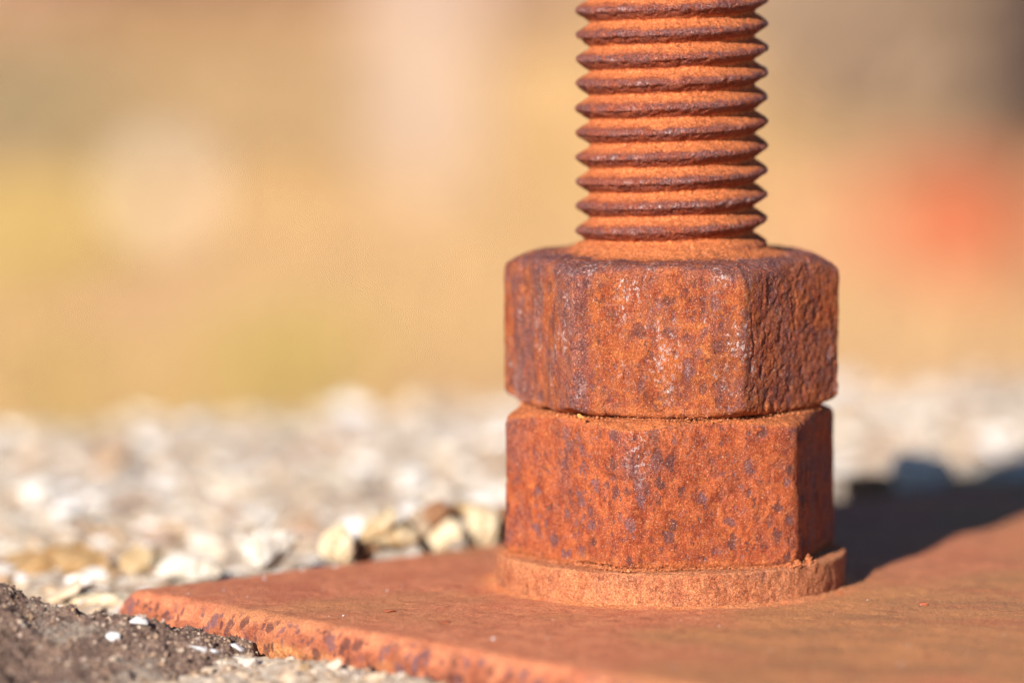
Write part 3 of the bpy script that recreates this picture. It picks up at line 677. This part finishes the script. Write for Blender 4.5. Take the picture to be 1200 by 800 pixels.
o.location = q*MM; o.rotation_euler = (.2, .6, .1); tag(o, 'little yellow flake caught in the joint between the nuts', 'rust flake')

# ------------------------------------------------------------------ the field behind, far out of focus
def m_(px, py, z=-500.0, Y=None): return at(px, py, z, Y)*MM
FZ = -.5
def field_mat():
    m = NT('dry_field'); co = m.scaled((.001, .001, .001))
    a = m.noise(.55, 5, .55, co=co); b = m.noise(3.0, 5, .6, co=co); c_ = m.noise(.25, 3, .5, co=co, off=5)
    c = m.mix(m.ramp(a, .38, .62), (.50, .315, .145), (.55, .36, .195)); c = m.mix(m.ramp(c_, .52, .62, 0, .6), c, (.50, .31, .20))
    c = m.mix(m.ramp(b, .55, .7, 0, .4), c, (.42, .30, .14))
    return m.done(c, m.bump(b, 30, .5), .95, .1)
n = 90
xs = np.concatenate([np.linspace(-400, -12, 14), np.linspace(-10, 10, 40), np.linspace(12, 400, 14)]); ys = np.concatenate([np.linspace(-60, -2, 8), np.linspace(0, 30, 60), np.linspace(34, 900, 24)])
X, Y = np.meshgrid(xs, ys, indexing='ij'); P = np.stack([X.ravel(), Y.ravel(), 0*X.ravel()], 1)
Zf = FZ-.06+.05*fbm(P, .5, 3, 31)+np.maximum(0, Y.ravel()-60)*.02*(1+fbm(P, .01, 2, 32))
Vf = np.stack([X.ravel(), Y.ravel(), Zf], 1)
fld = link('field_ground', mesh_from('field_ground', Vf, grid_quads(len(xs), len(ys)), field_mat(), scale=1.0)); tag(fld, kind='structure')
def grass_mat(name, a, b):
    m = NT(name); r_ = m.attr('tone'); c = m.mix(r_, a, b); m.b.inputs['Subsurface Weight'].default_value = 0
    return m.done(c, None, .8, .2)
def grass(name, cx, cy, wx, wy, n, h, mat, label, seed, kind='stuff', group=None, z0=FZ-.06, cat='grass'):
    r2 = np.random.default_rng(seed)
    x = cx+r2.uniform(-1, 1, n)*wx; y = cy+r2.uniform(-1, 1, n)*wy
    inside = ((x-cx)/wx)**2+((y-cy)/wy)**2 < 1.0 if kind == 'thing' else np.ones(n, bool); x, y = x[inside], y[inside]; n = len(x)
    a = r2.uniform(0, 6.28, n); hh = h*r2.uniform(.5, 1.3, n); wd = .004+h*.03; lean = r2.normal(0, .35, (n, 2))*hh[:, None]
    V = np.zeros((n, 3, 3)); V[:, 0] = np.stack([x-np.cos(a)*wd, y-np.sin(a)*wd, 0*x+z0], 1); V[:, 1] = np.stack([x+np.cos(a)*wd, y+np.sin(a)*wd, 0*x+z0], 1)
    V[:, 2] = np.stack([x+lean[:, 0], y+lean[:, 1], z0+hh], 1)
    o = link(name, mesh_from(name, V.reshape(-1, 3), np.arange(n*3).reshape(-1, 3), mat, {'tone': np.repeat(r2.random(n), 3)}, smooth=False, scale=1.0))
    return tag(o, label, cat, group, kind)
STRAW = grass_mat('straw', (.60, .395, .19), (.50, .33, .155)); GREEN = grass_mat('green_blades', (.36, .30, .06), (.46, .35, .10)); PINKG = grass_mat('pinkish_stems', (.62, .37, .27), (.56, .33, .23))
grass('dry_grass', .2, 13, 5, 10, 60000, .10, STRAW, 'dry straw-coloured grass covering the field far behind', 1)
def bush(name, cx, cy, z0, wx, wy, h, n, mat, label, seed, leaf=.03, trunk=None):
    r2 = np.random.default_rng(seed); root = bpy.data.objects.new(name, None); COL.objects.link(root); root.location = (cx, cy, z0)
    d = r2.normal(size=(n, 3)); d /= np.linalg.norm(d, axis=1)[:, None]; rad_ = r2.uniform(.3, 1, n)**.5*(1+.25*fbm(d, 1.6, 2, seed))
    C = d*rad_[:, None]*np.array([wx, wy, h/2])+np.array([0, 0, h*.52])
    T1 = r2.normal(size=(n, 3)); T1 /= np.linalg.norm(T1, axis=1)[:, None]; T2 = np.cross(T1, r2.normal(size=(n, 3))); T2 /= np.linalg.norm(T2, axis=1)[:, None]
    V = np.stack([C-T1*leaf, C+T2*leaf*.5, C+T1*leaf, C-T2*leaf*.5], 1).reshape(-1, 3)
    link('foliage', mesh_from('foliage', V, np.arange(n*4).reshape(-1, 4), mat, {'tone': np.repeat(r2.random(n), 4)}, smooth=False, scale=1.0), root)
    sv, sq, nn = [], [], 0
    for k in range(7):
        t = r2.uniform(-.5, .5, 2)*[wx, wy]; base = r2.uniform(-.08, .08, 2)*[wx, wy]
        for s in range(2): pass
        ring = [(math.cos(q_)*.012, math.sin(q_)*.012) for q_ in np.linspace(0, 6.28, 7)[:-1]]
        sv += [(base[0]+c[0], base[1]+c[1], -.02) for c in ring]+[(t[0]+c[0]*.3, t[1]+c[1]*.3, h*.8) for c in ring]
        sq += [(nn+i, nn+(i+1) % 6, nn+6+(i+1) % 6, nn+6+i) for i in range(6)]; nn += 12
    link('stem', mesh_from('stem', np.array(sv), np.array(sq), plain_bark, scale=1.0), root)
    return tag(root, label, 'shrub')
plain_bark = plain_stone('bark', (.20, .13, .09), (.28, .19, .13), (.10, .07, .05), .02)
# near field patches
p = m_(300, 455, -540); grass('green_grass_tuft', p[0], p[1], .13, .30, 3500, .07, GREEN, 'yellow-green grass patch just beyond the concrete edge, right of two', 3, 'thing', 'green grass patches beyond the concrete')
p = m_(95, 470, -540); grass('green_grass_tuft', p[0], p[1], .07, .22, 1800, .06, GREEN, 'small yellow-green grass patch beyond the concrete, at left', 4, 'thing', 'green grass patches beyond the concrete')
p = m_(30, 300, -540); grass('green_grass_tuft', p[0], p[1], .16, .5, 2200, .08, GREEN, 'olive grass patch halfway up at the left edge of the photo', 5, 'thing')
p = m_(190, 440, -540); grass('pink_weeds', p[0], p[1], .09, .30, 2200, .07, PINKG, 'pinkish dry weeds between the two green grass patches', 6, 'thing', cat='weeds')
def far_rock(name, px, py, sx, sy, sz, mat, label, seed, rot=0, cat='stone'):
    p = m_(px, py, -545); V, Q = hull_stone(seed, sx*1000, sy*1000, sz*1000, npts=24, sub=1, rough=6)
    o = link(name, mesh_from(name, V, Q, mat)); o.location = (p[0], p[1], FZ-.06+sz*.45); o.rotation_euler = (0, 0, rot); return tag(o, label, cat)
far_rock('boulder', 190, 268, .15, .15, .16, plain_stone('pale_boulder', (.70, .58, .46), (.66, .54, .42), (.56, .44, .33), .01), 'pale rounded boulder standing in the dry field at left', 501)
far_rock('boulder', 20, 235, .12, .12, .08, plain_stone('pink_boulder', (.48, .32, .23), (.44, .3, .21), (.35, .24, .17), .01), 'low pinkish boulder at the left margin of the field', 503)
# pale post (square, weathered, with a chamfered foot)
pm_ = m_(497, 235, -545)
bm = bmesh.new(); bmesh.ops.create_cube(bm, size=1); bmesh.ops.scale(bm, vec=(.15, .15, 1.6), verts=bm.verts); bmesh.ops.translate(bm, vec=(0, 0, .8), verts=bm.verts)
bmesh.ops.bevel(bm, geom=list(bm.edges), offset=.012, segments=2, affect='EDGES'); me = bpy.data.meshes.new('post'); bm.to_mesh(me); bm.free()
me.materials.append(plain_stone('pale_post', (.45, .345, .275), (.43, .325, .26), (.38, .285, .23), .008))
post = link('post', me); post.location = (pm_[0], pm_[1], FZ-.08); post.rotation_euler = (0, 0, .3); tag(post, 'pale upright post standing in the field, blurred, left of the bolt', 'post')
# low red brick wall at right
bw = bpy.data.objects.new('brick_wall', None); COL.objects.link(bw); pb = m_(1070, 322, -545); bw.location = (pb[0], pb[1], FZ-.06); bw.rotation_euler = (0, 0, -.08)
tag(bw, 'low terracotta brick wall in the field, blurred, right of the bolt', 'brick wall')
BR = NT('terracotta_brick'); oi = BR.n('ShaderNodeObjectInfo'); nn_ = BR.noise(.03, 4, .6)
BRM = BR.done(BR.mix(oi.outputs['Random'], (.42, .195, .115), (.46, .225, .14)), BR.bump(nn_, 4, .6), .9, .2)
BR2 = NT('orange_brick'); BRM2 = BR2.done(BR2.mix(BR2.noise(.03, 4, .6), (.40, .105, .052), (.44, .12, .06)), None, .9, .2)
def brick_mesh(mat):
    bm = bmesh.new(); bmesh.ops.create_cube(bm, size=1); bmesh.ops.scale(bm, vec=(.205, .10, .062), verts=bm.verts); bmesh.ops.bevel(bm, geom=list(bm.edges), offset=.004, segments=1, affect='EDGES')
    me = bpy.data.meshes.new('brick'); bm.to_mesh(me); bm.free(); me.materials.append(mat); return me
bk, bk2 = brick_mesh(BRM), brick_mesh(BRM2)
for row in range(2):
    for c in range(0, 5):
        o = link('brick', bk, bw); o.location = ((c-.5*(row % 2))*.215+random.uniform(-.003, .003), random.uniform(-.004, .004), .033+row*.07)
for k, lb in ((0, 'lowest of three orange-red bricks stacked before the terracotta wall'), (1, 'middle of three orange-red bricks stacked before the terracotta wall'), (2, 'topmost of three orange-red bricks stacked before the terracotta wall')):
    bs = link('loose_brick', bk2); pq = m_(1125, 342, -545); bs.location = (pq[0]-.008*k, pq[1], FZ-.06+.04+.0625*k); bs.rotation_euler = (0, 0, .12+.15*k)
    tag(bs, lb, 'brick', 'orange bricks before the wall')
# far shrubs, trunk, hedge
SHR = grass_mat('grey_green_leaves', (.16, .17, .13), (.26, .24, .16)); DRY = grass_mat('dry_leaves', (.38, .275, .195), (.46, .335, .24)); DARKL = grass_mat('dark_leaves', (.05, .035, .035), (.09, .06, .055))
p = m_(-30, 185, -545); bush('shrub', p[0], p[1], FZ-.06, .30, .2, .19, 2400, SHR, 'dark grey-green low shrub at the left edge of the field', 21)
p = m_(230, 175, -545); bush('shrub', p[0], p[1], FZ-.06, .60, .25, .15, 3000, grass_mat('sage_leaves', (.30, .235, .15), (.38, .27, .18)), 'long low sage-coloured shrub behind the pale boulder', 22)
p = m_(1228, 216, -545); bush('shrub', p[0], p[1], FZ-.06, .13, .14, .5, 1300, DARKL, 'dark brown bush at the right edge behind the brick wall', 23)
p = m_(1060, 195, -545); bush('shrub', p[0], p[1], FZ-.06, .40, .3, .75, 9000, DRY, 'large pale brown dry thicket behind the brick wall', 24, leaf=.025)
p = m_(250, 48, -545); bush('shrub', p[0], p[1], FZ-.06, 1.4, .6, .8, 9000, grass_mat('pinkish_leaves', (.50, .33, .26), (.56, .38, .30)), 'wide pinkish dry thicket far behind, along the top left', 25, leaf=.06)
